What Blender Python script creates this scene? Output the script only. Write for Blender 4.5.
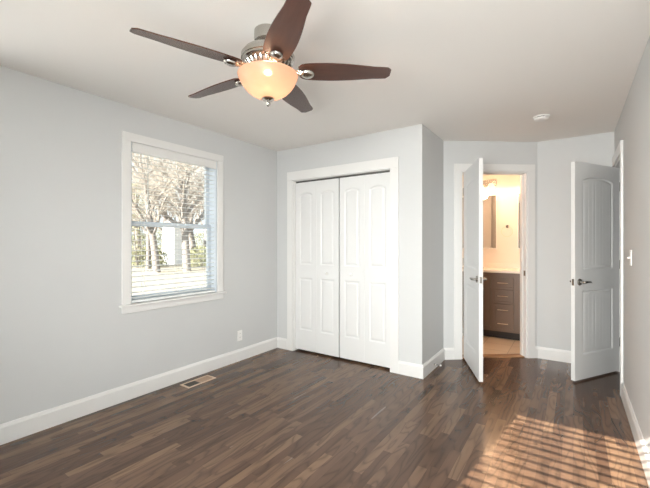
import bpy, bmesh, math, random
from mathutils import Vector, Matrix, Euler
random.seed(7)
PI = math.pi; R = math.radians
for o in list(bpy.data.objects): bpy.data.objects.remove(o)
S = bpy.context.scene; C = S.collection

# ------------------------------------------------------------------ camera, light, exposure
CAMH = 1.293; YAW = R(34.4)
cd = bpy.data.cameras.new('camera'); cam = bpy.data.objects.new('camera', cd); C.objects.link(cam)
cam.location = (0, 0, CAMH); cam.rotation_euler = (PI/2, 0, YAW)
cd.sensor_width = 36; cd.lens = 362.5/650*36; cd.shift_y = -0.0008; cd.clip_start = .02; cd.clip_end = 200
S.camera = cam
S.view_settings.view_transform = 'Standard'; S.view_settings.look = 'None'
S.view_settings.gamma = 1; S.view_settings.use_curve_mapping = False
S.view_settings.exposure = 0.03

SUN_EL = R(28); SUN_SLOPE = .151           # horizontal travel: dX per dY
w = bpy.data.worlds.new('sky'); S.world = w; w.use_nodes = True
nt = w.node_tree; nt.nodes.clear()
out = nt.nodes.new('ShaderNodeOutputWorld'); bg = nt.nodes.new('ShaderNodeBackground')
sky = nt.nodes.new('ShaderNodeTexSky'); sky.sky_type = 'HOSEK_WILKIE'
sky.sun_direction = (-SUN_SLOPE, -1, .54); sky.turbidity = 3.5; sky.ground_albedo = .4
mx = nt.nodes.new('ShaderNodeMix'); mx.data_type = 'RGBA'; mx.inputs[0].default_value = .7
mx.inputs[7].default_value = (.92, .96, 1, 1)
nt.links.new(sky.outputs[0], mx.inputs[6]); nt.links.new(mx.outputs[2], bg.inputs[0])
bg.inputs[1].default_value = 1.9; nt.links.new(bg.outputs[0], out.inputs[0])

sl = bpy.data.lights.new('sun', 'SUN'); sl.energy = 30; sl.angle = R(.16); sl.color = (1, .89, .77)
sun = bpy.data.objects.new('sun', sl); C.objects.link(sun); sun.location = (-1, -6, 6)
dirv = Vector((SUN_SLOPE, 1, -math.tan(SUN_EL)*math.hypot(1, SUN_SLOPE)))
sun.rotation_euler = dirv.to_track_quat('-Z', 'Y').to_euler()

def area(name, loc, direction, sx, sy, energy, col):
    l = bpy.data.lights.new(name, 'AREA'); l.shape = 'RECTANGLE'; l.size = sx; l.size_y = sy
    l.energy = energy; l.color = col
    o = bpy.data.objects.new(name, l); C.objects.link(o); o.location = loc
    o.rotation_euler = Vector(direction).to_track_quat('-Z', 'Y').to_euler(); return o
def point(name, loc, energy, col, rad=.03):
    l = bpy.data.lights.new(name, 'POINT'); l.energy = energy; l.color = col; l.shadow_soft_size = rad
    o = bpy.data.objects.new(name, l); C.objects.link(o); o.location = loc; return o
# sky light at the rear window, plus added fill at a made-up side window
area('rear_window_daylight', (-.43, -.98, 1.45), (.08, 1, .12), 1.1, 1.35, 355, (1, .985, .965))
area('side_fill_light', (-3.38, .03, 1.45), (1, .5, -.1), .95, 1.35, 30, (1, .985, .965))

# ------------------------------------------------------------------ room dimensions (metres)
XL, XR = -3.045, .348
YREAR, YC, YF = -.65, 3.393, 4.745
CZ = 2.44; T = .14
PC = Vector((-1.195, 4.085)); PD = Vector((-.335, YF))
U = (PD-PC).normalized(); V = Vector((-U.y, U.x)); LCD = (PD-PC).length
UA = math.atan2(U.y, U.x)

# ------------------------------------------------------------------ materials
def mat(name, col=(.8, .8, .8), rough=.5, metal=0, spec=.5, **kw):
    m = bpy.data.materials.new(name); m.use_nodes = True
    b = m.node_tree.nodes['Principled BSDF']
    b.inputs['Base Color'].default_value = (*col, 1); b.inputs['Roughness'].default_value = rough
    b.inputs['Metallic'].default_value = metal; b.inputs['Specular IOR Level'].default_value = spec
    for k, v in kw.items(): b.inputs[k.replace('_', ' ')].default_value = v
    return m
def noise_mat(name, c1, c2, scale, rough=.5, metal=0, bump=0, stretch=(1, 1, 1), spec=.5, detail=4):
    m = mat(name, c1, rough, metal, spec); nt = m.node_tree; N = nt.nodes; L = nt.links
    b = N['Principled BSDF']
    tc = N.new('ShaderNodeTexCoord'); mp = N.new('ShaderNodeMapping'); mp.inputs['Scale'].default_value = stretch
    n = N.new('ShaderNodeTexNoise'); n.inputs['Scale'].default_value = scale; n.inputs['Detail'].default_value = detail
    r = N.new('ShaderNodeMix'); r.data_type = 'RGBA'; r.inputs[6].default_value = (*c1, 1); r.inputs[7].default_value = (*c2, 1)
    L.new(tc.outputs['Object'], mp.inputs[0]); L.new(mp.outputs[0], n.inputs[0]); L.new(n.outputs[0], r.inputs[0])
    L.new(r.outputs[2], b.inputs['Base Color'])
    if bump:
        bu = N.new('ShaderNodeBump'); bu.inputs['Strength'].default_value = bump; bu.inputs['Distance'].default_value = .002
        L.new(n.outputs[0], bu.inputs['Height']); L.new(bu.outputs[0], b.inputs['Normal'])
    return m
M = {}
M['wall'] = noise_mat('pale_grey_wall_paint', (.590, .596, .596), (.614, .620, .619), 2.2, .75, bump=.08)
M['ceiling'] = noise_mat('white_ceiling_paint', (.83, .805, .775), (.85, .825, .795), 1.5, .85, bump=.1)
M['trim'] = noise_mat('white_semi_gloss_trim', (.76, .752, .738), (.78, .772, .758), 3, .32)
M['door'] = noise_mat('white_door_paint', (.735, .735, .73), (.755, .755, .75), 3, .38)
M['nickel'] = noise_mat('brushed_nickel', (.44, .42, .385), (.52, .495, .46), 60, .24, 1, stretch=(1, 1, 8))
M['dark_metal'] = mat('dark_gap_metal', (.12, .115, .11), .5, .6)
M['plastic'] = noise_mat('white_plastic', (.85, .84, .82), (.87, .86, .84), 5, .35)
M['blind'] = noise_mat('white_blind_vinyl', (.80, .82, .82), (.83, .85, .85), 5, .45)
M['vinyl'] = noise_mat('window_vinyl', (.60, .655, .71), (.63, .685, .74), 5, .4)
M['cord'] = mat('blind_cord', (.7, .7, .66), .8)
M['wand'] = mat('clear_wand_plastic', (.52, .55, .53), .2)
M['slot'] = mat('outlet_slot', (.05, .05, .05), .7)
M['register'] = noise_mat('tan_register_enamel', (.56, .43, .32), (.62, .49, .38), 20, .45)
M['register_dark'] = mat('register_duct', (.05, .045, .035), .7)
M['register_tan'] = noise_mat('register_damper', (.36, .25, .18), (.42, .30, .22), 30, .5)
M['vanity'] = noise_mat('taupe_vanity_paint', (.15, .098, .068), (.175, .117, .083), 4, .42)
M['toe'] = mat('toe_kick_dark', (.03, .022, .018), .7)
M['counter'] = noise_mat('cream_solid_counter', (.82, .76, .68), (.86, .80, .72), 9, .25)
M['bath_wall'] = noise_mat('cream_bathroom_paint', (.78, .72, .64), (.80, .74, .66), 2, .7)
M['mirror'] = mat('silvered_mirror', (.9, .88, .86), .02, 1)
M['pull'] = mat('satin_pull_metal', (.8, .68, .52), .3, 1)
M['bark'] = noise_mat('grey_bark', (.13, .12, .115), (.26, .24, .225), 9, .9, bump=.6, stretch=(1, 1, .25))
M['twig'] = noise_mat('tan_twig_bark', (.27, .25, .225), (.40, .37, .33), 9, .9)
M['lawn'] = noise_mat('winter_lawn', (.13, .13, .105), (.40, .375, .32), 1.1, .95, detail=9, stretch=(1, .3, 1))
M['leaf'] = noise_mat('olive_evergreen_leaf', (.13, .15, .08), (.26, .27, .15), 12, .8)
M['siding'] = noise_mat('white_siding', (.78, .78, .77), (.82, .82, .81), 2, .7)
M['shingle'] = noise_mat('grey_shingle', (.18, .17, .17), (.26, .25, .25), 14, .9)

def glass(name, alpha=.93, rough=0.0):
    m = bpy.data.materials.new(name); m.use_nodes = True; nt = m.node_tree; nt.nodes.clear(); N = nt.nodes
    o = N.new('ShaderNodeOutputMaterial'); t = N.new('ShaderNodeBsdfTransparent'); g = N.new('ShaderNodeBsdfGlossy')
    t.inputs[0].default_value = (.97, .985, .98, 1); g.inputs['Roughness'].default_value = rough
    x = N.new('ShaderNodeMixShader'); x.inputs[0].default_value = 1-alpha
    nt.links.new(t.outputs[0], x.inputs[1]); nt.links.new(g.outputs[0], x.inputs[2]); nt.links.new(x.outputs[0], o.inputs[0])
    return m
M['glass'] = glass('window_glass')

def emit(name, col, st):
    m = bpy.data.materials.new(name); m.use_nodes = True; nt = m.node_tree; nt.nodes.clear()
    o = nt.nodes.new('ShaderNodeOutputMaterial'); e = nt.nodes.new('ShaderNodeEmission')
    e.inputs[0].default_value = (*col, 1); e.inputs[1].default_value = st
    nt.links.new(e.outputs[0], o.inputs[0]); return m

def frosted(name, col, em, tr):
    """frosted alabaster glass of a lit lamp: scatters, lets some light through, glows a little"""
    m = bpy.data.materials.new(name); m.use_nodes = True; nt = m.node_tree; nt.nodes.clear(); N = nt.nodes; L = nt.links
    o = N.new('ShaderNodeOutputMaterial')
    tl = N.new('ShaderNodeBsdfTranslucent'); tl.inputs[0].default_value = (*col, 1)
    df = N.new('ShaderNodeBsdfPrincipled'); df.inputs['Base Color'].default_value = (*col, 1); df.inputs['Roughness'].default_value = .25
    tp = N.new('ShaderNodeBsdfTransparent'); tp.inputs[0].default_value = (1, .9, .78, 1)
    e = N.new('ShaderNodeEmission'); e.inputs[1].default_value = em
    tc = N.new('ShaderNodeTexCoord'); n = N.new('ShaderNodeTexNoise'); n.inputs['Scale'].default_value = 9; n.inputs['Detail'].default_value = 3; n.inputs['Distortion'].default_value = 1.5
    r = N.new('ShaderNodeMix'); r.data_type = 'RGBA'; r.inputs[6].default_value = (1, .58, .40, 1); r.inputs[7].default_value = (1, .74, .56, 1)
    L.new(tc.outputs['Object'], n.inputs[0]); L.new(n.outputs[0], r.inputs[0]); L.new(r.outputs[2], e.inputs[0])
    a = N.new('ShaderNodeMixShader'); a.inputs[0].default_value = .55; L.new(tl.outputs[0], a.inputs[1]); L.new(df.outputs[0], a.inputs[2])
    b = N.new('ShaderNodeMixShader'); b.inputs[0].default_value = tr; L.new(a.outputs[0], b.inputs[1]); L.new(tp.outputs[0], b.inputs[2])
    c = N.new('ShaderNodeAddShader'); L.new(b.outputs[0], c.inputs[0]); L.new(e.outputs[0], c.inputs[1]); L.new(c.outputs[0], o.inputs[0])
    return m
M['bowl'] = frosted('alabaster_bowl_glass', (.27, .185, .14), .24, .24)
M['shade'] = frosted('vanity_shade_glass', (.7, .62, .52), .7, .1)

def bulb_mat():
    m = bpy.data.materials.new('lit_bulb'); m.use_nodes = True; nt = m.node_tree; nt.nodes.clear(); N = nt.nodes
    o = N.new('ShaderNodeOutputMaterial'); e = N.new('ShaderNodeEmission'); t = N.new('ShaderNodeBsdfTransparent')
    e.inputs[0].default_value = (1, .74, .42, 1); e.inputs[1].default_value = 9
    lw = N.new('ShaderNodeLayerWeight'); lw.inputs[0].default_value = .5
    mm = N.new('ShaderNodeMath'); mm.operation = 'POWER'; mm.inputs[1].default_value = .55
    x = N.new('ShaderNodeMixShader')
    nt.links.new(lw.outputs['Facing'], mm.inputs[0]); nt.links.new(mm.outputs[0], x.inputs[0])
    nt.links.new(e.outputs[0], x.inputs[1]); nt.links.new(t.outputs[0], x.inputs[2]); nt.links.new(x.outputs[0], o.inputs[0])
    return m
M['bulb'] = bulb_mat()

def wood_floor():
    m = mat('dark_oak_strip_floor', rough=.3, spec=.36); nt = m.node_tree; N = nt.nodes; L = nt.links; b = N['Principled BSDF']
    def math_(op, a, c=None, d=None):
        n = N.new('ShaderNodeMath'); n.operation = op
        for i, v in enumerate((a, c, d)):
            if v is None: continue
            if isinstance(v, (int, float)): n.inputs[i].default_value = v
            else: L.new(v, n.inputs[i])
        return n.outputs[0]
    def wn(a, c, z=0.0):
        v = N.new('ShaderNodeCombineXYZ'); n = N.new('ShaderNodeTexWhiteNoise'); n.noise_dimensions = '3D'
        for i, q in enumerate((a, c, z)):
            if isinstance(q, (int, float)): v.inputs[i].default_value = q
            else: L.new(q, v.inputs[i])
        L.new(v.outputs[0], n.inputs['Vector']); return n.outputs['Value'], n.outputs['Color']
    tc = N.new('ShaderNodeTexCoord'); sx = N.new('ShaderNodeSeparateXYZ'); L.new(tc.outputs['Object'], sx.inputs[0])
    PW = .0575
    xr = math_('DIVIDE', sx.outputs[0], PW); row = math_('FLOOR', xr); fx = math_('FRACT', xr)
    r1, _ = wn(row, 3.3); r2, _ = wn(row, 9.7)
    ln = math_('MULTIPLY_ADD', r2, .45, .42)
    yy = math_('DIVIDE', math_('MULTIPLY_ADD', r1, 7.0, sx.outputs[1]), ln)
    pl = math_('FLOOR', yy); fy = math_('FRACT', yy)
    pv, pc = wn(row, pl, 1.7)
    # tone per board
    ramp = N.new('ShaderNodeValToRGB'); cr = ramp.color_ramp
    cr.elements[0].position = 0; cr.elements[0].color = (.074, .041, .026, 1)
    cr.elements[1].position = 1; cr.elements[1].color = (.180, .108, .066, 1)
    for p, c in ((.3, (.094, .053, .033)), (.6, (.122, .071, .045)), (.85, (.152, .091, .057))):
        e = cr.elements.new(p); e.color = (*c, 1)
    L.new(pv, ramp.inputs[0])
    # grain coordinates, shifted board by board
    off = math_('MULTIPLY', pv, 37.0)
    cv = N.new('ShaderNodeCombineXYZ')
    L.new(math_('ADD', sx.outputs[0], off), cv.inputs[0]); L.new(math_('ADD', sx.outputs[1], off), cv.inputs[1]); L.new(off, cv.inputs[2])
    def tex(scale, stretch, detail, dist=0):
        mp = N.new('ShaderNodeMapping'); mp.inputs['Scale'].default_value = stretch; L.new(cv.outputs[0], mp.inputs[0])
        n = N.new('ShaderNodeTexNoise'); n.inputs['Scale'].default_value = scale; n.inputs['Detail'].default_value = detail
        n.inputs['Distortion'].default_value = dist; L.new(mp.outputs[0], n.inputs[0]); return n.outputs[0]
    g1 = tex(26, (1, .05, 1), 3, .3)
    g0 = tex(6, (1, .17, 1), 2)
    rings = math_('FRACT', math_('MULTIPLY', g0, 12.0))
    rings = math_('POWER', math_('ABSOLUTE', math_('MULTIPLY_ADD', rings, 2.0, -1.0)), 3.0)
    gsum = math_('ADD', math_('MULTIPLY', g1, .45), math_('MULTIPLY', rings, -.42))
    gv = math_('ADD', gsum, .84)
    hsv = N.new('ShaderNodeMix'); hsv.data_type = 'RGBA'; hsv.blend_type = 'MULTIPLY'; hsv.inputs[0].default_value = 1
    L.new(ramp.outputs[0], hsv.inputs[6]); cg = N.new('ShaderNodeCombineColor')
    for i in range(3): L.new(gv, cg.inputs[i])
    L.new(cg.outputs[0], hsv.inputs[7])
    # seams
    ex = math_('MINIMUM', fx, math_('SUBTRACT', 1.0, fx)); ey = math_('MULTIPLY', math_('MINIMUM', fy, math_('SUBTRACT', 1.0, fy)), 11.0)
    seam = math_('LESS_THAN', math_('MINIMUM', ex, ey), .014)
    dk = N.new('ShaderNodeMix'); dk.data_type = 'RGBA'; dk.inputs[7].default_value = (.03, .018, .012, 1)
    L.new(math_('MULTIPLY', seam, .45), dk.inputs[0]); L.new(hsv.outputs[2], dk.inputs[6]); L.new(dk.outputs[2], b.inputs['Base Color'])
    L.new(math_('MULTIPLY_ADD', g1, .14, .17), b.inputs['Roughness'])
    bu = N.new('ShaderNodeBump'); bu.inputs['Strength'].default_value = .05; bu.inputs['Distance'].default_value = .001
    L.new(math_('SUBTRACT', gv, seam), bu.inputs['Height'])
    return m
M['floor'] = wood_floor()

def tile_floor():
    m = mat('beige_bath_tile', (.7, .6, .48), .35); nt = m.node_tree; N = nt.nodes; L = nt.links; b = N['Principled BSDF']
    tc = N.new('ShaderNodeTexCoord'); br = N.new('ShaderNodeTexBrick'); br.offset = 0
    br.inputs['Scale'].default_value = 1; br.inputs['Brick Width'].default_value = .32; br.inputs['Row Height'].default_value = .32
    br.inputs['Mortar Size'].default_value = .004
    br.inputs['Color1'].default_value = (.62, .50, .38, 1); br.inputs['Color2'].default_value = (.70, .58, .45, 1); br.inputs['Mortar'].default_value = (.42, .33, .25, 1)
    L.new(tc.outputs['Object'], br.inputs[0]); L.new(br.outputs[0], b.inputs['Base Color']); return m
M['tile'] = tile_floor()

def blade_wood(name, c1, c2):
    m = mat(name, c1, .27); nt = m.node_tree; N = nt.nodes; L = nt.links; b = N['Principled BSDF']
    tc = N.new('ShaderNodeTexCoord'); mp = N.new('ShaderNodeMapping'); mp.inputs['Scale'].default_value = (1.5, 13, 4)
    n = N.new('ShaderNodeTexNoise'); n.inputs['Scale'].default_value = 3; n.inputs['Detail'].default_value = 5; n.inputs['Distortion'].default_value = .6
    r = N.new('ShaderNodeMix'); r.data_type = 'RGBA'; r.inputs[6].default_value = (*c1, 1); r.inputs[7].default_value = (*c2, 1)
    L.new(tc.outputs['Object'], mp.inputs[0]); L.new(mp.outputs[0], n.inputs[0]); L.new(n.outputs[0], r.inputs[0]); L.new(r.outputs[2], b.inputs['Base Color'])
    return m
M['blade'] = blade_wood('walnut_fan_blade', (.048, .020, .015), (.090, .038, .025))
M['threshold'] = blade_wood('oak_threshold', (.30, .17, .09), (.40, .24, .13))

# ------------------------------------------------------------------ mesh helpers
def add_box(bm, x0, x1, y0, y1, z0, z1, mtx=None):
    vs = [Vector((x, y, z)) for x in (x0, x1) for y in (y0, y1) for z in (z0, z1)]
    if mtx: vs = [mtx @ v for v in vs]
    v = [bm.verts.new(q) for q in vs]
    for f in ((0, 1, 3, 2), (4, 6, 7, 5), (0, 4, 5, 1), (2, 3, 7, 6), (0, 2, 6, 4), (1, 5, 7, 3)):
        bm.faces.new([v[i] for i in f])
def add_prism(bm, poly, z0, z1, mtx=None):
    lo = [Vector((p[0], p[1], z0)) for p in poly]; hi = [Vector((p[0], p[1], z1)) for p in poly]
    if mtx: lo = [mtx @ v for v in lo]; hi = [mtx @ v for v in hi]
    lo = [bm.verts.new(v) for v in lo]; hi = [bm.verts.new(v) for v in hi]; n = len(poly)
    bm.faces.new(lo[::-1]); bm.faces.new(hi)
    for i in range(n): bm.faces.new((lo[i], lo[(i+1) % n], hi[(i+1) % n], hi[i]))
def add_lathe(bm, prof, n=32, mtx=None, cap=True):
    rings = []
    for r_, z in prof:
        ring = []
        for i in range(n):
            a = 2*PI*i/n; v = Vector((r_*math.cos(a), r_*math.sin(a), z))
            ring.append(bm.verts.new(mtx @ v if mtx else v))
        rings.append(ring)
    for a, b in zip(rings, rings[1:]):
        for i in range(n): bm.faces.new((a[i], a[(i+1) % n], b[(i+1) % n], b[i]))
    if cap:
        bm.faces.new(rings[0][::-1]); bm.faces.new(rings[-1])
def add_tube(bm, pts, rad, n=8, cap=True):
    rads = rad if isinstance(rad, (list, tuple)) else [rad]*len(pts)
    pts = [Vector(p) for p in pts]; rings = []; ref = None
    for i, p in enumerate(pts):
        t = (pts[min(i+1, len(pts)-1)]-pts[max(i-1, 0)]).normalized()
        if ref is None: ref = Vector((0, 0, 1)) if abs(t.z) < .9 else Vector((1, 0, 0))
        x = t.cross(ref).normalized(); y = x.cross(t).normalized(); ref = y
        rings.append([bm.verts.new(p+(x*math.cos(2*PI*k/n)+y*math.sin(2*PI*k/n))*rads[i]) for k in range(n)])
    for a, b in zip(rings, rings[1:]):
        for i in range(n): bm.faces.new((a[i], a[(i+1) % n], b[(i+1) % n], b[i]))
    if cap: bm.faces.new(rings[0][::-1]); bm.faces.new(rings[-1])

def obj(name, bm, m, parent=None, bevel=0, smooth=False, loc=None, rz=None):
    bmesh.ops.recalc_face_normals(bm, faces=bm.faces)
    me = bpy.data.meshes.new(name); bm.to_mesh(me); bm.free()
    o = bpy.data.objects.new(name, me); C.objects.link(o); me.materials.append(m)
    if parent: o.parent = parent
    if loc is not None: o.location = loc
    if rz is not None: o.rotation_euler = (0, 0, rz)
    if smooth:
        for p in me.polygons: p.use_smooth = True
        if smooth == 'auto':
            me.set_sharp_from_angle(angle=R(35))
    if bevel:
        b = o.modifiers.new('bevel', 'BEVEL'); b.width = bevel; b.segments = 2; b.limit_method = 'ANGLE'; b.angle_limit = R(40)
    return o
def tag(o, label=None, cat=None, group=None, kind=None):
    if label: o['label'] = label
    if cat: o['category'] = cat
    if group: o['group'] = group
    if kind: o['kind'] = kind
    return o
def thing(name, loc, rz, label, cat, group=None, kind=None):
    o = bpy.data.objects.new(name, None); C.objects.link(o); o.location = loc; o.rotation_euler = (0, 0, rz)
    o.empty_display_size = .1
    return tag(o, label, cat, group, kind)
def kids(o): return [c for c in C.objects if c.parent == o]
def copy_tree(o, parent=None):
    c = o.copy(); C.objects.link(c); c.parent = parent
    for ch in kids(o): copy_tree(ch, c)
    return c
def boxes(name, lst, m, parent=None, bevel=0, **k):
    bm = bmesh.new()
    for b in lst: add_box(bm, *b)
    return obj(name, bm, m, parent, bevel, **k)

# ------------------------------------------------------------------ floor, ceiling, walls
def poly_slab(name, poly, z0, z1, m, label, cat):
    bm = bmesh.new(); add_prism(bm, poly, z0, z1); return tag(obj(name, bm, m), label, cat, kind='structure')
c1 = PC+V*.035; d1 = PD+V*.035
poly_slab('floor', [(XL-T, YREAR-T), (XR+T, YREAR-T), (XR+T, YF+.06), (d1.x, YF+.06), (d1.x, d1.y), (c1.x, c1.y), (c1.x-.1, c1.y-.0), (XL-T, c1.y)],
          -.06, 0, M['floor'], 'dark stained oak strip floor of the empty bedroom', 'floor')
poly_slab('floor', [(c1.x, c1.y), (d1.x, d1.y), (d1.x, YF+.06), (.62, YF+.06), (.62, 6.1), (-2.4, 6.1), (-2.4, c1.y)],
          -.06, -.001, M['tile'], 'beige tiled bathroom floor beyond the open narrow door', 'floor')
poly_slab('floor', [(XR+T, YREAR-T), (1.75, YREAR-T), (1.75, 5.1), (.62, 5.1), (.62, YF+.06), (XR+T, YF+.06)],
          -.06, -.001, M['floor'], 'dark oak hallway floor behind the door in the right wall', 'floor')
poly_slab('ceiling', [(XL-T, YREAR-T), (1.75, YREAR-T), (1.75, 6.1), (XL-T, 6.1)], CZ, CZ+.1, M['ceiling'], 'plain white ceiling over the bedroom', 'ceiling')

def wall(name, lst, m, label):
    return tag(boxes(name, lst, m), label, 'wall', kind='structure')
# left wall with window opening
WY0, WY1, WZ0, WZ1 = 1.575, 2.465, .79, 2.14
SY0, SY1 = -.43, .50
wall('wall_left', [(XL-T, XL, YREAR, SY0, 0, CZ), (XL-T, XL, SY1, WY0, 0, CZ), (XL-T, XL, SY0, SY1, 0, WZ0), (XL-T, XL, SY0, SY1, WZ1, CZ), (XL-T, XL, WY1, YC+T, 0, CZ), (XL-T, XL, WY0, WY1, 0, WZ0), (XL-T, XL, WY0, WY1, WZ1, CZ)], M['wall'],
     'pale grey wall on the left with the blind-covered window')
# rear wall behind camera: two windows
RW = [(-.98, .12)]; RZ0, RZ1 = .75, 2.135
wall('wall_rear', [(XL-T, RW[0][0], YREAR-T, YREAR, 0, CZ), (RW[0][1], XR, YREAR-T, YREAR, 0, CZ),
                   (RW[0][0], RW[0][1], YREAR-T, YREAR, 0, RZ0), (RW[0][0], RW[0][1], YREAR-T, YREAR, RZ1, CZ)], M['wall'],
     'pale grey wall behind the viewer with the sunlit windows')
CX0, CX1, CZ1 = -2.785, -1.521, 2.05
wall('wall_closet', [(XL, CX0, YC, YC+.12, 0, CZ), (CX1, -1.195, YC, YC+.12, 0, CZ), (CX0, CX1, YC, YC+.12, CZ1, CZ)], M['wall'],
     'pale grey wall facing the room around the white closet doors')
wall('wall_return', [(-1.315, -1.195, YC+.12, PC.y+.02, 0, CZ)], M['wall'], 'narrow grey side wall of the closet bump out')
wall('wall_closet_inner', [(XL, -1.315, YC+.70, YC+.80, 0, CZ), (XL-T, XL, YC+T, YC+.80, 0, CZ)], M['wall'], 'inner wall of the closet behind the bifold doors')
# angled bathroom wall (local frame: x along U from PC, y into the bathroom)
S0, S1 = .207, .957; DH = 2.06; DB = 2.10
MCD = Matrix.Translation((PC.x, PC.y, 0)) @ Matrix.Rotation(UA, 4, 'Z')
bm = bmesh.new(); WT = .11
add_box(bm, -.04, S0, 0, WT, 0, CZ, MCD); add_box(bm, S1, LCD+.035, 0, WT, 0, CZ, MCD); add_box(bm, S0, S1, 0, WT, DB, CZ, MCD)
tag(obj('wall_angled', bm, M['wall']), 'grey angled wall holding the bathroom doorway', 'wall', kind='structure')
wall('wall_far', [(PD.x, .62, YF, YF+.1, 0, CZ)], M['wall'], 'pale grey far wall between the two open doors')
# right wall with door opening
RY0, RY1 = 4.0, 4.70
wall('wall_right', [(XR, XR+.12, YREAR-T, RY0, 0, CZ), (XR, XR+.12, RY1, YF, 0, CZ), (XR, XR+.12, RY0, RY1, DH, CZ)], M['wall'],
     'pale grey wall along the right edge with the light switch')
wall('wall_hall', [(1.65, 1.75, YREAR-T, 5.1, 0, CZ), (XR+.12, 1.65, YREAR-T, YREAR-T+.1, 0, CZ), (.62, 1.65, 5.0, 5.1, 0, CZ)], M['wall'], 'grey hallway wall behind the door in the right wall')
VB = 5.93
wall('wall_bathroom_back', [(-2.4, .62, VB, VB+.1, 0, CZ)], M['bath_wall'], 'cream bathroom wall seen above the vanity')
wall('wall_bathroom_left', [(-2.5, -2.4, YC+.8, VB+.1, 0, CZ)], M['bath_wall'], 'cream bathroom side wall at the left end of the vanity')
wall('wall_bathroom_right', [(.52, .62, YF+.1, VB, 0, CZ)], M['bath_wall'], 'cream bathroom side wall at the right end of the vanity')

# baseboards
BH, BT = .128, .016
def base(name, pts, label):
    # pts: list of ((x0,y0),(x1,y1)), wall on the left-hand side of the run; board sits on the right-hand side
    bm = bmesh.new()
    for a, b in pts:
        a = Vector(a); b = Vector(b); d = (b-a); L = d.length; m = Matrix.Translation((a.x, a.y, 0)) @ Matrix.Rotation(math.atan2(d.y, d.x), 4, 'Z')
        prof = [(0, 0), (-BT, 0), (-BT, BH-.022), (-BT*.72, BH-.012), (-BT*.45, BH), (0, BH)]
        lo = [bm.verts.new(m @ Vector((0, p[0], p[1]))) for p in prof]; hi = [bm.verts.new(m @ Vector((L, p[0], p[1]))) for p in prof]
        bm.faces.new(lo); bm.faces.new(hi[::-1])
        for i in range(6): bm.faces.new((lo[i], lo[(i+1) % 6], hi[(i+1) % 6], hi[i]))
    return tag(obj(name, bm, M['trim']), label, 'baseboard', kind='structure')
base('baseboard_left', [((XL, YREAR), (XL, YC))], 'tall white baseboard along the left wall under the window')
base('baseboard_closet', [((XL+BT, YC), (-2.875, YC)), ((-1.431, YC), (-1.195+BT, YC))], 'short white baseboards beside the closet casing')
base('baseboard_return', [((-1.195, YC-.0), (-1.195, PC.y))], 'white baseboard on the narrow side wall by the closet')
bu = PC+U*.012; 
base('baseboard_angled', [(tuple(PC+U*.008), tuple(PC+U*.117)), (tuple(PC+U*1.047), tuple(PD))], 'white baseboard slivers beside the bathroom doorway')
base('baseboard_far', [((PD.x, YF), (XR-BT, YF))], 'white baseboard on the far wall between the open doors')
base('baseboard_right', [((XR, 3.934), (XR, YREAR))], 'white baseboard along the right wall, catching the sun')

# ------------------------------------------------------------------ casings
def casing(name, length0, length1, ztop, m, label, cw=.09, head=.105, depth=.11, cw0=None):
    """local frame: opening from length0..length1 on y=0, room on -y"""
    t = .018; c0 = cw0 or cw
    bm = bmesh.new(); g = .006
    add_box(bm, length0-c0, length0-g, -t, 0, 0, ztop+g, m)
    add_box(bm, length1+g, length1+cw, -t, 0, 0, ztop+g, m)
    add_box(bm, length0-c0, length1+cw, -t-.002, 0, ztop+g, ztop+head, m)
    # jamb lining
    add_box(bm, length0-g*1.0, length0+.010, -.004, depth, 0, ztop, m)
    add_box(bm, length1-.010, length1+g, -.004, depth, 0, ztop, m)
    add_box(bm, length0-g, length1+g, -.004, depth, ztop-.010, ztop+g, m)
    # back casing
    add_box(bm, length0-cw, length0-g, depth, depth+t, 0, ztop+head, m); add_box(bm, length1+g, length1+cw, depth, depth+t, 0, ztop+head, m)
    # door stop bead
    add_box(bm, length0+.010, length0+.02, .045, .08, 0, ztop-.01, m); add_box(bm, length1-.02, length1-.010, .045, .08, 0, ztop-.01, m)
    add_box(bm, length0+.01, length1-.01, .045, .08, ztop-.02, ztop-.01, m)
    return tag(obj(name, bm, M['trim'], bevel=.002), label, 'door casing', kind='structure')
bathc = casing('trim_1', S0, S1, DB, MCD, 'white casing around the bathroom doorway', head=.083)
MR = Matrix.Translation((XR, 0, 0)) @ Matrix.Rotation(-PI/2, 4, 'Z')   # local x = -Y, local y = +X
casing('trim_2', -RY1, -RY0, DH, MR, 'white casing of the doorway in the right wall', depth=.12, cw=.066, cw0=.042)
# closet casing (no stop bead, no back casing)
tag(boxes('trim_3', [(CX0-.085, CX0, YC-.018, YC, 0, CZ1), (CX1, CX1+.09, YC-.018, YC, 0, CZ1), (CX0-.085, CX1+.09, YC-.02, YC, CZ1, CZ1+.105),
     (CX0-.004, CX0+.008, YC, YC+.12, 0, CZ1), (CX1-.008, CX1+.004, YC, YC+.12, 0, CZ1), (CX0, CX1, YC, YC+.12, CZ1-.008, CZ1+.004)], M['trim'], bevel=.002),
    'white casing around the closet doors', 'door casing', kind='structure')
tag(boxes('trim_4', [(CX0+.008, CX1-.008, YC+.040, YC+.062, CZ1-.026, CZ1-.0085)], M['dark_metal']), 'dark metal track above the closet doors', 'closet track', kind='structure')
# strike plate on the bathroom jamb + threshold
bm = bmesh.new(); add_box(bm, S0+.012, S1-.012, .015, WT+.012, 0, .012, MCD)
tag(obj('trim_5', bm, M['threshold'], bevel=.003), 'light oak threshold strip in the bathroom doorway', 'threshold', kind='structure')
bm = bmesh.new(); add_box(bm, S1-.013, S1-.010, .004, .034, .925, .985, MCD); add_box(bm, S1-.016, S1-.013, .010, .026, .94, .97, MCD)
obj('strike_plate', bm, M['nickel'], bathc, .001)['label'] = 'brushed nickel strike plate'

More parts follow.
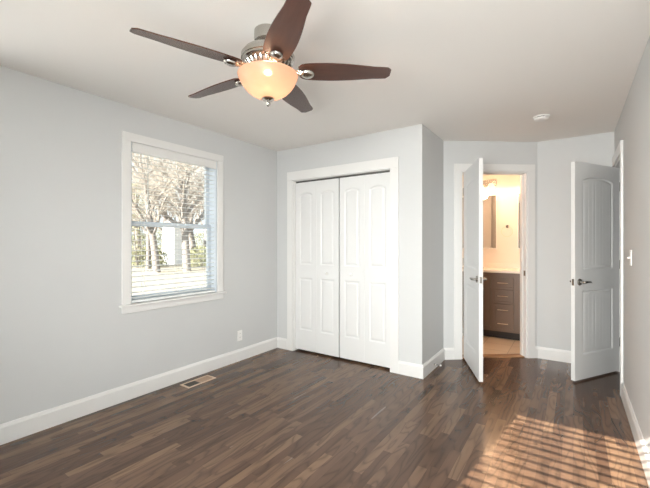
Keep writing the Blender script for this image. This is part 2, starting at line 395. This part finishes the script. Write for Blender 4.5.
# ------------------------------------------------------------------ door leaves (moulded heightfield faces)
def leaf_mesh(w_, h, t, panels, step, bead=0, both=True):
    """panels: (x0,x1,z0,z1,rise). face A at y=0 (outward -y), face B at y=t"""
    nx = max(2, round(w_/step)); nz = max(2, round(h/step))
    def depth(x, z):
        for (x0, x1, z0, z1, rise) in panels:
            hw = (x1-x0)/2; xc = (x0+x1)/2; q = min(1, abs(x-xc)/hw)
            zt = z1+rise*math.sqrt(max(0, 1-(q*.92)**2))-rise*.39
            s = min(x-x0, x1-x, z-z0, zt-z)
            if s <= 0: continue
            if s < .008: return .0075*s/.008
            if s < .015: return .0075
            if s < .034: 
                u = (s-.015)/.019; return .0075-(.0065 if not bead else .0035)*u*u*(3-2*u)
            if bead:
                ph = ((x-x0)/bead) % 1.0; e = min(ph, 1-ph)*bead
                return .004+(.0018 if e < .003 else 0)
            return .001
        return 0
    vs = []; fs = []
    def sheet(y, sgn, flip):
        b = len(vs)
        for j in range(nz+1):
            for i in range(nx+1):
                x = w_*i/nx; z = h*j/nz; vs.append((x, y+sgn*depth(x, z), z))
        for j in range(nz):
            for i in range(nx):
                a = b+j*(nx+1)+i; q = (a, a+1, a+nx+2, a+nx+1); fs.append(q[::-1] if flip else q)
        return b
    A = sheet(0, 1, False); B = sheet(t, -1, True)
    row = nx+1
    def strip(idx):
        for p, q in zip(idx, idx[1:]): fs.append((A+q, A+p, B+p, B+q))
    strip([i for i in range(row)]); strip([nz*row+i for i in range(row)][::-1])
    strip([j*row for j in range(nz+1)][::-1]); strip([j*row+nx for j in range(nz+1)])
    me = bpy.data.meshes.new('door_leaf'); me.from_pydata(vs, [], fs); me.update()
    me.polygons.foreach_set('use_smooth', [True]*len(me.polygons)); me.set_sharp_from_angle(angle=R(50))
    return me
def leaf_obj(name, me, m, parent, loc=(0, 0, 0), rz=0):
    o = bpy.data.objects.new(name, me); C.objects.link(o)
    if not me.materials: me.materials.append(m)
    o.parent = parent; o.location = loc; o.rotation_euler = (0, 0, rz); return o
# closet
LW = (CX1-CX0-.016-.018)/4
closet_leaf = leaf_mesh(LW-.0015, 2.0, .03, [(.062, LW-.062, 1.02, 1.845, .055), (.062, LW-.062, .24, .86, 0)], .0062)
def bifold(n, x0, knob_leaf, label):
    t = thing('door_%d' % n, (x0, YC+.036, .022), 0, label, 'closet door', kind='structure')
    for k in range(2):
        leaf_obj('door_panel', closet_leaf, M['door'], t, (k*LW, 0, 0))
    bm = bmesh.new(); mt = Matrix.Translation(((knob_leaf+.5)*LW, 0, .93)) @ Matrix.Rotation(PI/2, 4, 'X')
    add_lathe(bm, [(.008, -.001), (.008, .008), (.006, .012), (.013, .018), (.016, .024), (.013, .030), (.004, .032)], 20, mt)
    obj('knob', bm, M['plastic'], t, smooth=True)['label'] = 'round white knob'
    bm = bmesh.new()
    for z in (.25, 1.0, 1.75):
        add_tube(bm, [(LW-.0008, .031, z), (LW-.0008, .031, z+.07)], .004)
    obj('hinge', bm, M['nickel'], t)
    return t
bifold(1, CX0+.0085, 1, 'left pair of white folding closet doors with arched panels')
bifold(2, CX0+.0085+2*LW+.014, 0, 'right pair of white folding closet doors with arched panels')

def lever(parent, x, z, side, y, toward):
    """lever set: side -1 = on -y face"""
    mt = Matrix.Translation((x, y, z)) @ Matrix.Rotation(PI/2 if side < 0 else -PI/2, 4, 'X')
    bm = bmesh.new()
    add_lathe(bm, [(.032, -.0005), (.032, .006), (.028, .011), (.014, .013), (.012, .03), (.012, .042), (.008, .046)], 28, mt)
    h = obj('door_handle', bm, M['nickel'], parent, smooth='auto')
    bm = bmesh.new(); yy = y+side*.042
    pts = [(x, yy, z), (x+toward*.02, yy+side*.004, z+.001), (x+toward*.055, yy+side*.004, z+.003), (x+toward*.09, yy+side*.001, z+.001), (x+toward*.115, yy-side*.003, z-.003)]
    add_tube(bm, pts, [.010, .011, .009, .0085, .007], 12)
    obj('lever', bm, M['nickel'], h, smooth=True)
def hinges(parent, t, face):
    for z in (.24, 1.02, 1.80):
        bm = bmesh.new(); add_tube(bm, [(-.004, face, z), (-.004, face, z+.09)], .006, 10)
        add_box(bm, -.0035, -.0005, min(face, face+(t if face <= 0 else -t)), max(face, face+(t if face <= 0 else -t)), z, z+.09)
        obj('hinge', bm, M['nickel'], parent)
# bathroom door
HB = PC+U*(S0+.016)-V*.012
FB = Vector((-.718, 3.556)); WB = .725
ang = math.atan2(FB.y-HB.y, FB.x-HB.x)
d3 = thing('door_3', (HB.x, HB.y, .022), ang, 'white bathroom door standing open, seen nearly edge on', 'door', kind='structure')
me = leaf_mesh(WB, 2.055, .035, [(.12, WB-.12, 1.02, 1.88, .06), (.12, WB-.12, .22, .84, 0)], .007, bead=.06)
leaf_obj('door_panel', me, M['door'], d3, (0, 0, 0))
lever(d3, WB-.065, .935, -1, 0, -1); lever(d3, WB-.065, .935, 1, .035, -1); hinges(d3, .035, 0.0)
boxes('latch_plate', [(WB-.0005, WB+.0012, .007, .028, .905, .965)], M['nickel'], d3)
# hallway door in the right wall
HR = Vector((.383, 4.683)); FR = Vector((.010, 4.072)); WR = .71
ang = math.atan2(FR.y-HR.y, FR.x-HR.x)
d4 = thing('door_4', (HR.x, HR.y, .018), ang, 'white bedroom door standing open beside the right wall', 'door', kind='structure')
me = leaf_mesh(WR, 2.035, .035, [(.115, WR-.115, 1.03, 1.865, .075), (.115, WR-.115, .23, .83, 0)], .005, bead=.0555)
leaf_obj('door_panel', me, M['door'], d4, (0, -.035, 0))
lever(d4, WR-.065, .915, 1, 0, -1); lever(d4, WR-.065, .915, -1, -.035, -1); hinges(d4, -.035, 0.0)
boxes('latch_plate', [(WR-.0005, WR+.0012, -.028, -.007, .885, .945)], M['nickel'], d4)

# ------------------------------------------------------------------ windows
def window(n, m, w0, w1, z0, z1, depth, label, casew=.072):
    """local frame: x along wall, y into the wall (outside = +y)"""
    t = thing('window_%d' % n, (0, 0, 0), 0, label, 'window', kind='structure'); t.matrix_world = m
    boxes('window_casing', [(w0-casew, w0, -.018, 0, z0, z1), (w1, w1+casew, -.018, 0, z0, z1), (w0-casew, w1+casew, -.019, 0, z1, z1+casew)], M['trim'], t, .003)
    boxes('window_sill', [(w0-casew-.022, w1+casew+.022, -.045, 0, z0-.018, z0), (w0, w1, 0, depth-.045, z0-.018, z0)], M['trim'], t, .004)
    boxes('apron', [(w0-casew, w1+casew, -.016, 0, z0-.075, z0-.018)], M['trim'], t, .003)
    g = .02
    boxes('jamb_liner', [(w0, w0+.012, 0, depth, z0, z1), (w1-.012, w1, 0, depth, z0, z1), (w0, w1, 0, depth, z1-.012, z1), (w0, w1, depth-.045, depth, z0-.018, z0+.012)], M['vinyl'], t)
    zm = z0+(z1-z0)*.5; s = .042
    for nm, a, b, ya, yb in (('upper_sash', zm-.018, z1-.012, depth-.03, depth-.006), ('lower_sash', z0+.012, zm+.02, depth-.058, depth-.032)):
        sa = boxes(nm, [(w0+.012, w0+.012+s, ya, yb, a, b), (w1-.012-s, w1-.012, ya, yb, a, b), (w0+.012+s, w1-.012-s, ya, yb, a, a+s), (w0+.012+s, w1-.012-s, ya, yb, b-s, b)], M['vinyl'], t, .003)
        boxes('pane', [(w0+.012+s, w1-.012-s, (ya+yb)/2-.002, (ya+yb)/2+.002, a+s, b-s)], M['glass'], sa)
    return t
def blind(m, w0, w1, z0, z1, yb, pitch, slat_w, tilt, label, wand_x, stack_z=None, valance=True):
    t = thing('window_blind', (0, 0, 0), 0, label, 'window blind'); t.matrix_world = m
    boxes('headrail', [(w0+.004, w1-.004, yb-.022, yb+.022, z1-.055, z1-.014)], M['blind'], t, .002)
    if valance:
        boxes('valance', [(w0+.001, w1-.001, yb-.040, yb-.028, z1-.082, z1-.002), (w0+.001, w1-.001, yb-.043, yb-.040, z1-.082, z1-.072), (w0+.001, w1-.001, yb-.043, yb-.040, z1-.012, z1-.002)], M['trim'], t, .002)
    bm = bmesh.new(); z = z1-.105; n = 0; zb = z0+.012
    while z > zb+.03:
        k = 5; rows = []
        for i in range(k+1):
            u = (i/k-.5); x_ = u*slat_w; cz = .0022*(1-4*u*u)
            yy = x_*math.cos(tilt); zz = x_*math.sin(tilt)+cz
            rows.append([bm.verts.new((xe, yb+yy, z+zz+dz)) for xe in (w0+.008, w1-.008) for dz in (0, -.0022)])
        for a, b in zip(rows, rows[1:]):
            bm.faces.new((a[0], a[2], b[2], b[0])); bm.faces.new((a[1], b[1], b[3], a[3]))
            bm.faces.new((a[0], b[0], b[1], a[1])); bm.faces.new((a[2], a[3], b[3], b[2]))
        bm.faces.new((rows[0][0], rows[0][1], rows[0][3], rows[0][2])); bm.faces.new((rows[-1][0], rows[-1][2], rows[-1][3], rows[-1][1]))
        z -= pitch
    obj('slats', bm, M['blind'], t, smooth=False)
    boxes('bottom_rail', [(w0+.006, w1-.006, yb-.024, yb+.024, zb-.010, zb+.012)], M['blind'], t, .003)
    bm = bmesh.new(); W_ = w1-w0
    for f in (.13, .5, .87):
        for dy in (-slat_w*.5-.001, slat_w*.5+.001):
            add_tube(bm, [(w0+W_*f, yb+dy, z1-.06), (w0+W_*f, yb+dy, zb)], .0011, 5)
    obj('ladder_cord', bm, M['cord'], t)
    bm = bmesh.new(); add_tube(bm, [(wand_x, yb-.034, z1-.085), (wand_x, yb-.036, z1-.60)], .0042, 6)
    obj('tilt_wand', bm, M['wand'], t)
    return t
ML = Matrix.Translation((XL, 0, 0)) @ Matrix.Rotation(PI/2, 4, 'Z')     # local x=+Y, local y=-X (outside)
window(1, ML, WY0, WY1, WZ0, WZ1, T, 'double hung white window in the left wall with a view of bare trees')
blind(ML, WY0+.013, WY1-.013, WZ0, WZ1, .030, .0445, .046, R(4), 'white slatted blind lowered with open slats in the left window', WY0+.15)
MB = Matrix.Translation((0, YREAR, 0)) @ Matrix.Rotation(PI, 4, 'Z')    # local x=-X, local y=-Y
window(2, MB, -RW[0][1], -RW[0][0], RZ0, RZ1, T, 'double hung window behind the viewer that throws the striped sunlight')
blind(MB, -RW[0][1]+.013, -RW[0][0]-.013, RZ0, RZ1, .030, .0484, .046, R(13), 'open slatted blind casting striped sunlight, behind the viewer', .7)
window(3, ML, SY0, SY1, WZ0, WZ1, T, 'added unseen window in the left wall that lets in fill light')  # side window added out of view to let in fill light

# ------------------------------------------------------------------ ceiling fan
FX, FY = -1.361, 1.443
PH = YAW+R(1.4)
fan = thing('ceiling_fan', (FX, FY, CZ), 0, 'brushed nickel ceiling fan with five walnut blades and a lit alabaster bowl', 'ceiling fan')
def lat(name, prof, m, n=48, parent=fan, **k):
    bm = bmesh.new(); add_lathe(bm, prof, n, **k); return obj(name, bm, m, parent, smooth='auto')
lat('canopy', [(.070, 0), (.074, -.004), (.075, -.046), (.072, -.060), (.060, -.070), (.035, -.076), (.015, -.078)], M['nickel'])
lat('downrod', [(.016, -.075), (.016, -.10)], M['nickel'], 20)
lat('motor_housing', [(.02, -.086), (.055, -.088), (.088, -.094), (.112, -.104), (.129, -.118), (.136, -.130), (.138, -.134), (.143, -.137), (.143, -.158), (.138, -.161), (.138, -.170), (.128, -.182), (.11, -.190), (.06, -.192)], M['nickel'])
# ribbed lower ring
bm = bmesh.new()
add_lathe(bm, [(.100, -.188), (.118, -.190), (.088, -.226), (.07, -.228)], 48)
for k in range(28):
    a = 2*PI*k/28; c, s = math.cos(a), math.sin(a)
    add_tube(bm, [(.126*c, .126*s, -.183), (.122*c, .122*s, -.193), (.106*c, .106*s, -.212), (.092*c, .092*s, -.228)], [.005, .0068, .006, .004], 6)
obj('ribbed_ring', bm, M['nickel'], fan, smooth='auto')
lat('light_fitter', [(.075, -.226), (.088, -.228), (.094, -.236), (.055, -.242)], M['nickel'])
# bowl
bp = [(.150, -.238), (.160, -.238), (.1625, -.243), (.160, -.250), (.154, -.262), (.144, -.284), (.128, -.308), (.106, -.330), (.080, -.347), (.050, -.359), (.020, -.364)]
bi = [(r_*.97-.001, z+.003) for r_, z in bp[:1:-1]]
bm = bmesh.new(); add_lathe(bm, bp+bi, 56, cap=False)
obj('glass_bowl', bm, M['bowl'], fan, smooth=True)
lat('finial', [(.004, -.358), (.032, -.362), (.035, -.367), (.029, -.373), (.013, -.378), (.009, -.384), (.013, -.390), (.012, -.397), (.006, -.404), (.002, -.408)], M['nickel'], 28)
bm = bmesh.new()
bmesh.ops.create_uvsphere(bm, u_segments=24, v_segments=16, radius=.022, matrix=Matrix.Translation((0, 0, -.312)))
obj('bulb', bm, M['bulb'], fan, smooth=True)
point('fan_lamp', (FX, FY, CZ-.262), 10.5, (1, .69, .47), .022)
# blades
BR = .664; ZB = -.217
def blade_bm():
    bm = bmesh.new(); n = 26; top = []; bot = []
    x0, x1 = .165, BR
    for i in range(n+1):
        u = i/n; x = x0+(x1-x0)*u
        wd = .060+.013*math.sin(PI*min(1, u*1.25)**.9)
        if u < .10: wd *= .62+.38*math.sqrt(1-(1-u/.10)**2)
        lead = wd-.014*u**2; trail = wd-.020*u**1.8
        if u > .95:
            q = (u-.95)/.05; f = math.sqrt(max(0, 1-q*q)); lead *= .5+.5*f; trail *= .62+.38*f
        row = []
        for j in range(7):
            v = j/6; y = -trail+(lead+trail)*v
            row.append(Vector((x, y, 0)))
        top.append(row)
    P = Matrix.Rotation(R(-12), 4, 'X')
    vt = [[bm.verts.new(P @ (p+Vector((0, 0, .003)))) for p in r_] for r_ in top]
    vb = [[bm.verts.new(P @ (p-Vector((0, 0, .003)))) for p in r_] for r_ in top]
    for i in range(n):
        for j in range(6):
            bm.faces.new((vt[i][j], vt[i+1][j], vt[i+1][j+1], vt[i][j+1])); bm.faces.new((vb[i][j], vb[i][j+1], vb[i+1][j+1], vb[i+1][j]))
        bm.faces.new((vt[i][0], vb[i][0], vb[i+1][0], vt[i+1][0])); bm.faces.new((vt[i][6], vt[i+1][6], vb[i+1][6], vb[i][6]))
    for j in range(6):
        bm.faces.new((vt[0][j], vt[0][j+1], vb[0][j+1], vb[0][j])); bm.faces.new((vt[n][j], vb[n][j], vb[n][j+1], vt[n][j+1]))
    return bm
def iron_bm():
    bm = bmesh.new()
    add_tube(bm, [(.095, 0, .018), (.13, 0, .004), (.165, 0, -.010), (.195, 0, -.013)], [.014, .012, .012, .012], 12)
    m2 = Matrix.Translation((.212, 0, -.016)) @ Matrix.Rotation(R(-12), 4, 'X') @ Matrix.Diagonal((1.15, .95, 1, 1))
    add_lathe(bm, [(.004, -.012), (.014, -.012), (.026, -.008), (.033, 0), (.034, .006), (.030, .011)], 28, m2)
    for a in (-.02, .02):
        add_tube(bm, [(.13, a*.5, .002), (.165, a*1.1, -.006), (.205, a*.9, -.010)], .006, 8)
    return bm
bl = obj('blade', blade_bm(), M['blade'], fan, smooth='auto'); ir = obj('blade_iron', iron_bm(), M['nickel'], bl, smooth='auto')
bl['label'] = 'walnut fan blade'
for k in range(5):
    b = bl if k == 0 else bl.copy()
    if k: C.objects.link(b); i2 = ir.copy(); C.objects.link(i2); i2.parent = b
    b.location = (0, 0, ZB); b.rotation_euler = (Matrix.Rotation(R(1.6), 3, Vector((math.cos(YAW), math.sin(YAW), 0))) @ Matrix.Rotation(PH+k*2*PI/5, 3, 'Z')).to_euler()

# ------------------------------------------------------------------ smoke detector, outlet, switch, register, door stop
sd = thing('smoke_detector', (-.237, 3.80, CZ), 0, 'small round white smoke detector on the ceiling near the doors', 'smoke detector')
bm = bmesh.new(); add_lathe(bm, [(.058, 0), (.066, -.002), (.066, -.010), (.060, -.012)], 40); obj('base_plate', bm, M['plastic'], sd, smooth='auto')
bm = bmesh.new(); add_lathe(bm, [(.052, -.011), (.052, -.015), (.058, -.017), (.058, -.026), (.050, -.034), (.03, -.038), (.004, -.039)], 40); obj('cover', bm, M['plastic'], sd, smooth='auto')
boxes('sensor_slot', [(-.03, .03, -.0585, -.056, -.0165, -.0135)], M['slot'], sd)

ol = thing('electrical_outlet', (XL, 2.775, .275), PI/2, 'white duplex outlet low on the left wall near the closet corner', 'outlet')
boxes('cover_plate', [(-.035, .035, -.006, 0, -.057, .057)], M['plastic'], ol, .003)
for dz in (-.021, .021):
    rc = boxes('receptacle', [(-.016, .016, -.008, -.005, dz-.013, dz+.013)], M['plastic'], ol, .002)
    boxes('slot', [(-.008, -.0055, -.0085, -.0075, dz-.002, dz+.007), (.0055, .008, -.0085, -.0075, dz-.002, dz+.007)], M['slot'], rc)
sw = thing('light_switch', (XR, 3.43, 1.19), -PI/2, 'white toggle switch on the right wall beside the door casing', 'light switch')
boxes('cover_plate', [(-.036, .036, -.007, 0, -.058, .058)], M['plastic'], sw, .003)
bm = bmesh.new(); add_box(bm, -.005, .005, -.022, -.005, -.004, .008, Matrix.Rotation(R(12), 4, 'X')); obj('toggle', bm, M['plastic'], sw, .001)

vt = thing('floor_register', (-2.893, 2.13, 0), PI/2, 'tan metal floor vent set in the boards beside the left baseboard', 'floor vent')
L2, W2 = .152, .066
boxes('frame', [(-L2, L2, -W2, -W2+.016, 0, .006), (-L2, L2, W2-.016, W2, 0, .006), (-L2, -L2+.02, -W2+.016, W2-.016, 0, .006), (L2-.02, L2, -W2+.016, W2-.016, 0, .006)], M['register'], vt, .002)
boxes('damper_open', [(-L2+.02, -.01, -W2+.016, W2-.016, 0, .0012)], M['register_dark'], vt)['label'] = 'dark open half of the vent'
boxes('damper_plate', [(-.01, L2-.02, -W2+.016, W2-.016, 0, .0022)], M['register_tan'], vt)['label'] = 'tan closed half of the vent'
boxes('louvers', [(-L2+.02+i*.0125, -L2+.0225+i*.0125, -W2+.016, W2-.016, .0022, .0045) for i in range(12, 22)], M['register_tan'], vt)

ds = thing('door_stop', (-1.195+BT, 3.70, .055), 0, 'white tipped spring door stop on the narrow baseboard', 'door stop')
bm = bmesh.new(); pts = []
for i in range(0, 91): a = i*.72; pts.append((.006+.055*i/90, .0055*math.cos(a), .0055*math.sin(a)))
add_tube(bm, pts, .0013, 5); obj('spring', bm, M['nickel'], ds, smooth=True)
RX = Matrix.Rotation(PI/2, 4, 'Y')
bm = bmesh.new(); add_lathe(bm, [(.011, 0), (.011, .004), (.005, .007)], 16, RX); obj('mount', bm, M['nickel'], ds)
bm = bmesh.new(); add_lathe(bm, [(.006, .060), (.009, .062), (.009, .074), (.006, .077)], 16, RX); obj('tip', bm, M['plastic'], ds)['label'] = 'white rubber tip'

# ------------------------------------------------------------------ bathroom
VY = 5.375
van = thing('vanity_cabinet', (0, VY, 0), 0, 'taupe bathroom vanity with drawers under the cream counter', 'vanity')
VX0, VX1 = -2.1, .515
boxes('carcass', [(VX0, VX1, .02, VB-VY-.002, .10, .897)], M['vanity'], van)
boxes('toe_kick', [(VX0, VX1, .075, VB-VY-.002, 0, .10)], M['toe'], van)
DX0, DX1 = -.905, -.655
def shaker(name, x0, x1, z0, z1, pulls, vertical=False):
    bm = bmesh.new(); s = .032 if (z1-z0) > .2 else .018
    add_box(bm, x0, x1, .010, .0195, z0, z1)
    for q in ((x0, x1, -.004, .010, z0, z0+s), (x0, x1, -.004, .010, z1-s, z1), (x0, x0+s, -.004, .010, z0+s, z1-s), (x1-s, x1, -.004, .010, z0+s, z1-s)): add_box(bm, *q)
    o = obj(name, bm, M['vanity'], van, .0015)
    for (px, pz) in pulls:
        bm = bmesh.new()
        if vertical: add_tube(bm, [(px, -.022, pz-.06), (px, -.022, pz+.06)], .005, 8); ends = [(px, pz-.045), (px, pz+.045)]
        else: add_tube(bm, [(px-.065, -.022, pz), (px+.065, -.022, pz)], .005, 8); ends = [(px-.05, pz), (px+.05, pz)]
        for ex, ez in ends: add_tube(bm, [(ex, -.022, ez), (ex, .004, ez)], .004, 8)
        obj('pull', bm, M['pull'], o)['label'] = 'satin metal bar pull'
    return o
xm = (DX0+DX1)/2
shaker('drawer', DX0, DX1, .690, .835, [(xm, .762)])
shaker('drawer', DX0, DX1, .495, .670, [(xm, .585)])
shaker('drawer', DX0, DX1, .135, .475, [(xm, .40), (xm, .215)])
for (a, b) in ((DX0-.03-.44, DX0-.03), (DX0-.03-.89, DX0-.03-.45), (DX1+.03, DX1+.47), (DX1+.48, DX1+.92)):
    shaker('false_front', a, b, .690, .835, [])
    shaker('door', a, b, .135, .670, [(b-.04 if a < DX0-.6 or (a > DX1+.4) is False and a > DX1 else a+.04, .56)], True) if not (a < DX0 and b > DX0-.1) else shaker('door', a, b, .135, .670, [(a+.04, .56)], True)
ct = thing('countertop', (0, VY, .897), 0, 'cream vanity countertop with low backsplash', 'countertop')
boxes('slab', [(VX0-.01, VX1+.003, -.025, VB-VY-.001, 0, .034)], M['counter'], ct, .003)
boxes('backsplash', [(VX0-.01, VX1+.003, VB-VY-.022, VB-VY-.001, .034, .100)], M['counter'], ct, .002)

def onY(px, py, Y):
    a = Vector((-math.sin(YAW), math.cos(YAW))); r_ = Vector((math.cos(YAW), math.sin(YAW)))
    v = a+r_*((px-325)/362.5); t = Y/v.y; return v.x*t, CAMH+(243.5-py)/362.5*t
def mirror(x0, x1, label):
    t = thing('wall_mirror', ((x0+x1)/2, VB, 1.215), 0, label, 'mirror', 'mirrors above the vanity')
    h = (x1-x0)/2
    boxes('mirror_glass', [(-h+.012, h-.012, -.014, -.001, .012, .80)], M['mirror'], t)
    boxes('frame', [(-h, -h+.012, -.022, 0, 0, .812), (h-.012, h, -.022, 0, 0, .812), (-h+.012, h-.012, -.022, 0, 0, .012), (-h+.012, h-.012, -.022, 0, .80, .812)], M['trim'], t, .002)
xa, _ = onY(497, 220, VB); xb, _ = onY(517.6, 220, VB)
mirror(xa-.62, xa, 'wide bathroom mirror left of the towel ring')
mirror(xb, .50, 'bathroom mirror right of the towel ring, mostly behind the jamb')
def vlight(x, label):
    t = thing('vanity_light', (x, VB-.001, 2.15), 0, label, 'wall light', 'vanity lights above the mirrors')
    boxes('back_plate', [(-.20, .20, -.02, 0, .0, .10)], M['nickel'], t, .004)
    for k in (-1, 0, 1):
        bm = bmesh.new(); add_tube(bm, [(k*.15, -.02, .05), (k*.15, -.09, .06), (k*.15, -.11, .03)], .008, 8); obj('arm', bm, M['nickel'], t, smooth=True)
        bm = bmesh.new(); add_lathe(bm, [(.022, .035), (.03, .03), (.045, -.005), (.058, -.05), (.061, -.06), (.058, -.06), (.042, -.005), (.026, .026)], 24, Matrix.Translation((k*.15, -.11, 0)), cap=False)
        obj('shade', bm, M['shade'], t, smooth=True)['label'] = 'glowing frosted glass shade'
    point('vanity_lamp', (x, VB-.16, 2.04), 15, (1, .64, .38), .06)
vlight(xa-.21, 'glowing glass vanity light above the wide mirror')
vlight(xb+.26, 'glowing vanity light above the partly hidden mirror')
dl = thing('fill_dome', (-.9, 5.0, CZ), 0, 'added unseen dome lamp that evens out the bathroom light', 'fill light')  # unseen dome and its lamp, added to light the bathroom more evenly
bm = bmesh.new(); add_lathe(bm, [(.15, 0), (.155, -.02), (.14, -.024)], 32); obj('base', bm, M['nickel'], dl, smooth='auto')
bm = bmesh.new(); add_lathe(bm, [(.138, -.022), (.125, -.05), (.09, -.078), (.04, -.092), (.004, -.095)], 32); obj('glass_dome', bm, M['shade'], dl, smooth=True)
point('fill_dome_lamp', (-.9, 5.0, CZ-.20), 19, (1, .64, .40), .10)
tx, tz = onY(507.3, 226.5, VB)
tr = thing('towel_ring', (tx, VB, tz), 0, 'small metal towel ring on the cream wall between the mirrors', 'towel ring')
bm = bmesh.new(); add_lathe(bm, [(.022, 0), (.022, .006), (.010, .012), (.010, .04), (.006, .045)], 20, Matrix.Rotation(PI/2, 4, 'X')); obj('mount', bm, M['dark_metal'], tr, smooth='auto')
bm = bmesh.new(); add_tube(bm, [(.075*math.sin(a), -.036, -.075+.075*math.cos(a)) for a in [2*PI*i/32 for i in range(33)]], .0035, 8, cap=False); obj('ring', bm, M['pull'], tr, smooth=True)

# ------------------------------------------------------------------ outdoors
GZ = -.30
bm = bmesh.new(); add_box(bm, -90, XL-T-.02, -40, 80, GZ-.2, GZ); tag(obj('ground', bm, M['lawn']), 'pale winter lawn outside the window', 'lawn', kind='structure')
tag(boxes('wall_sun_block', [(-4.1, XL-T-.01, -1.45, -.80, GZ, 4.2)], M['siding']), 'added unseen white block shading the left window frame from sun', 'sun blocker', kind='structure')  # unseen block added to keep direct sun off the left window jamb
def tree_bm(seed, h, r0, levels=4, spread=.55, upright=.35):
    rnd = random.Random(seed); bm = bmesh.new(); tw = bmesh.new()
    def grow(p, d, L, r_, lv):
        pts = [p]; n = 5 if lv < 2 else 3; q = p.copy(); dd = d.copy()
        for i in range(n):
            dd = (dd+Vector((rnd.uniform(-1, 1), rnd.uniform(-1, 1), rnd.uniform(-.6, .9)))*(.16 if lv else .07)).normalized()
            q = q+dd*L/n; pts.append(q.copy())
        rads = [r_*(1-.45*i/n) for i in range(n+1)]
        add_tube(bm if lv < 2 else tw, pts, rads, 8 if lv < 2 else 4, cap=False)
        if lv >= levels: return
        for i in range(2 if lv == 0 else 1, n+1):
            for k in range(2 if lv < 2 else rnd.choice((1, 1, 2))):
                a = rnd.uniform(0, 2*PI); s = Vector((math.cos(a), math.sin(a), upright+rnd.uniform(-.3, .5))).normalized()
                nd = (dd*(1-spread)+s*spread).normalized()
                grow(pts[i], nd, L*rnd.uniform(.42, .66), rads[i]*rnd.uniform(.38, .6), lv+1)
    grow(Vector((0, 0, -.15)), Vector((rnd.uniform(-.1, .1), rnd.uniform(-.1, .1), 1)).normalized(), h*.55, r0, 0)
    return bm, tw
def make_tree(seed, h, r0, loc, label, rz=0):
    t = thing('bare_tree', loc, rz, label, 'tree', 'bare trees outside the window')
    a, b = tree_bm(seed, h, r0); obj('trunk', a, M['bark'], t, smooth=True); obj('branches', b, M['twig'], t)
    return t
# directions through the window: world ray from the camera through pixel x
def ray(px, dist):
    a = Vector((-math.sin(YAW), math.cos(YAW))); r_ = Vector((math.cos(YAW), math.sin(YAW)))
    return (a+r_*((px-325)/362.5))*dist
spots = [(148, 23, 10, .16, 'slim bare tree with forked limbs at the left of the window view'),
         (157, 20, 10, .21, 'thick bare tree trunk left of the shed in the window view'),
         (187, 21, 10, .23, 'thick leaning bare tree right of the shed'),
         (196, 25, 10, .26, 'bare tree just right of the leaning tree'),
         (139, 29, 11, .28, 'far bare tree behind the olive evergreen bush'),
         (207, 30, 11, .28, 'far bare tree at the right edge of the window view'),
         (163, 33, 12, .28, 'farthest bare tree over the left end of the shed'),
         (178, 35, 12, .28, 'farthest bare tree over the right end of the shed')]
for i, (px, dd, h, r0, lb) in enumerate(spots):
    p = ray(px, dd); make_tree(11+i*3, h, r0, (p.x, p.y, GZ), lb, i*1.3)
# evergreen bushes
def bush(px, dist, rad, hh, seed, label):
    p = ray(px, dist); t = thing('evergreen_bush', (p.x, p.y, GZ), 0, label, 'bush', 'bushes outside the window'); rnd = random.Random(seed)
    bm = bmesh.new()
    for _ in range(1500):
        a = rnd.uniform(0, 2*PI); z = rnd.random(); rr = rad*math.sqrt(rnd.random())*(1-(2*z-.9)**2*.55 if z > .45 else 1)
        c = Vector((rr*math.cos(a), rr*math.sin(a), .05+z*hh)); e = Euler((rnd.uniform(0, 6), rnd.uniform(0, 6), rnd.uniform(0, 6))).to_matrix(); s = rnd.uniform(.05, .11)
        vs = [bm.verts.new(c+e @ Vector(q)*s) for q in ((-1, 0, 0), (0, -.45, .1), (1, 0, 0), (0, .45, .1))]; bm.faces.new(vs)
    obj('foliage', bm, M['leaf'], t)
    bm = bmesh.new()
    for k in range(6):
        a = k*PI/3; add_tube(bm, [(0, 0, -.05), (rad*.3*math.cos(a), rad*.3*math.sin(a), hh*.4), (rad*.5*math.cos(a), rad*.5*math.sin(a), hh*.85)], [.04, .025, .01], 6)
    obj('stem', bm, M['bark'], t, smooth=True)
bush(138, 24, 1.5, 5.5, 1, 'tall olive evergreen at the left of the window view')
bush(150, 25, 1.2, 1.3, 2, 'low olive bush under the slim tree')
bush(203, 24, 1.3, 1.3, 3, 'low olive bush near the right trunk')
# white shed
p = ray(172.5, 28); sh = thing('garden_shed', (p.x, p.y, GZ), R(35), 'small white shed far away between the bare trees', 'shed')
boxes('shed_wall', [(-.45, .45, -.8, .8, 0, 2.9)], M['siding'], sh)
bm = bmesh.new(); mt = Matrix.Rotation(PI/2, 4, 'X'); add_prism(bm, [(-.6, 2.9), (.6, 2.9), (0, 3.4)], -.95, .95, mt); obj('roof', bm, M['shingle'], sh)
boxes('shed_door', [(-.3, .3, -.83, -.8, 0, 2.0)], M['vinyl'], sh)
# hedge-like woodland line far behind
for k, (px, dist) in enumerate([(124, 40), (143, 41), (160, 42), (180, 42), (198, 41), (216, 40)]):
    bush(px, dist, 2.4, 2.2+.5*(k % 3), 20+k, ['wide far bush at the left end of the tree line', 'far bush left of the shed in the tree line', 'far bush behind the shed', 'far bush right of the shed in the tree line', 'far bush toward the right in the tree line', 'far bush at the right end of the tree line'][k])
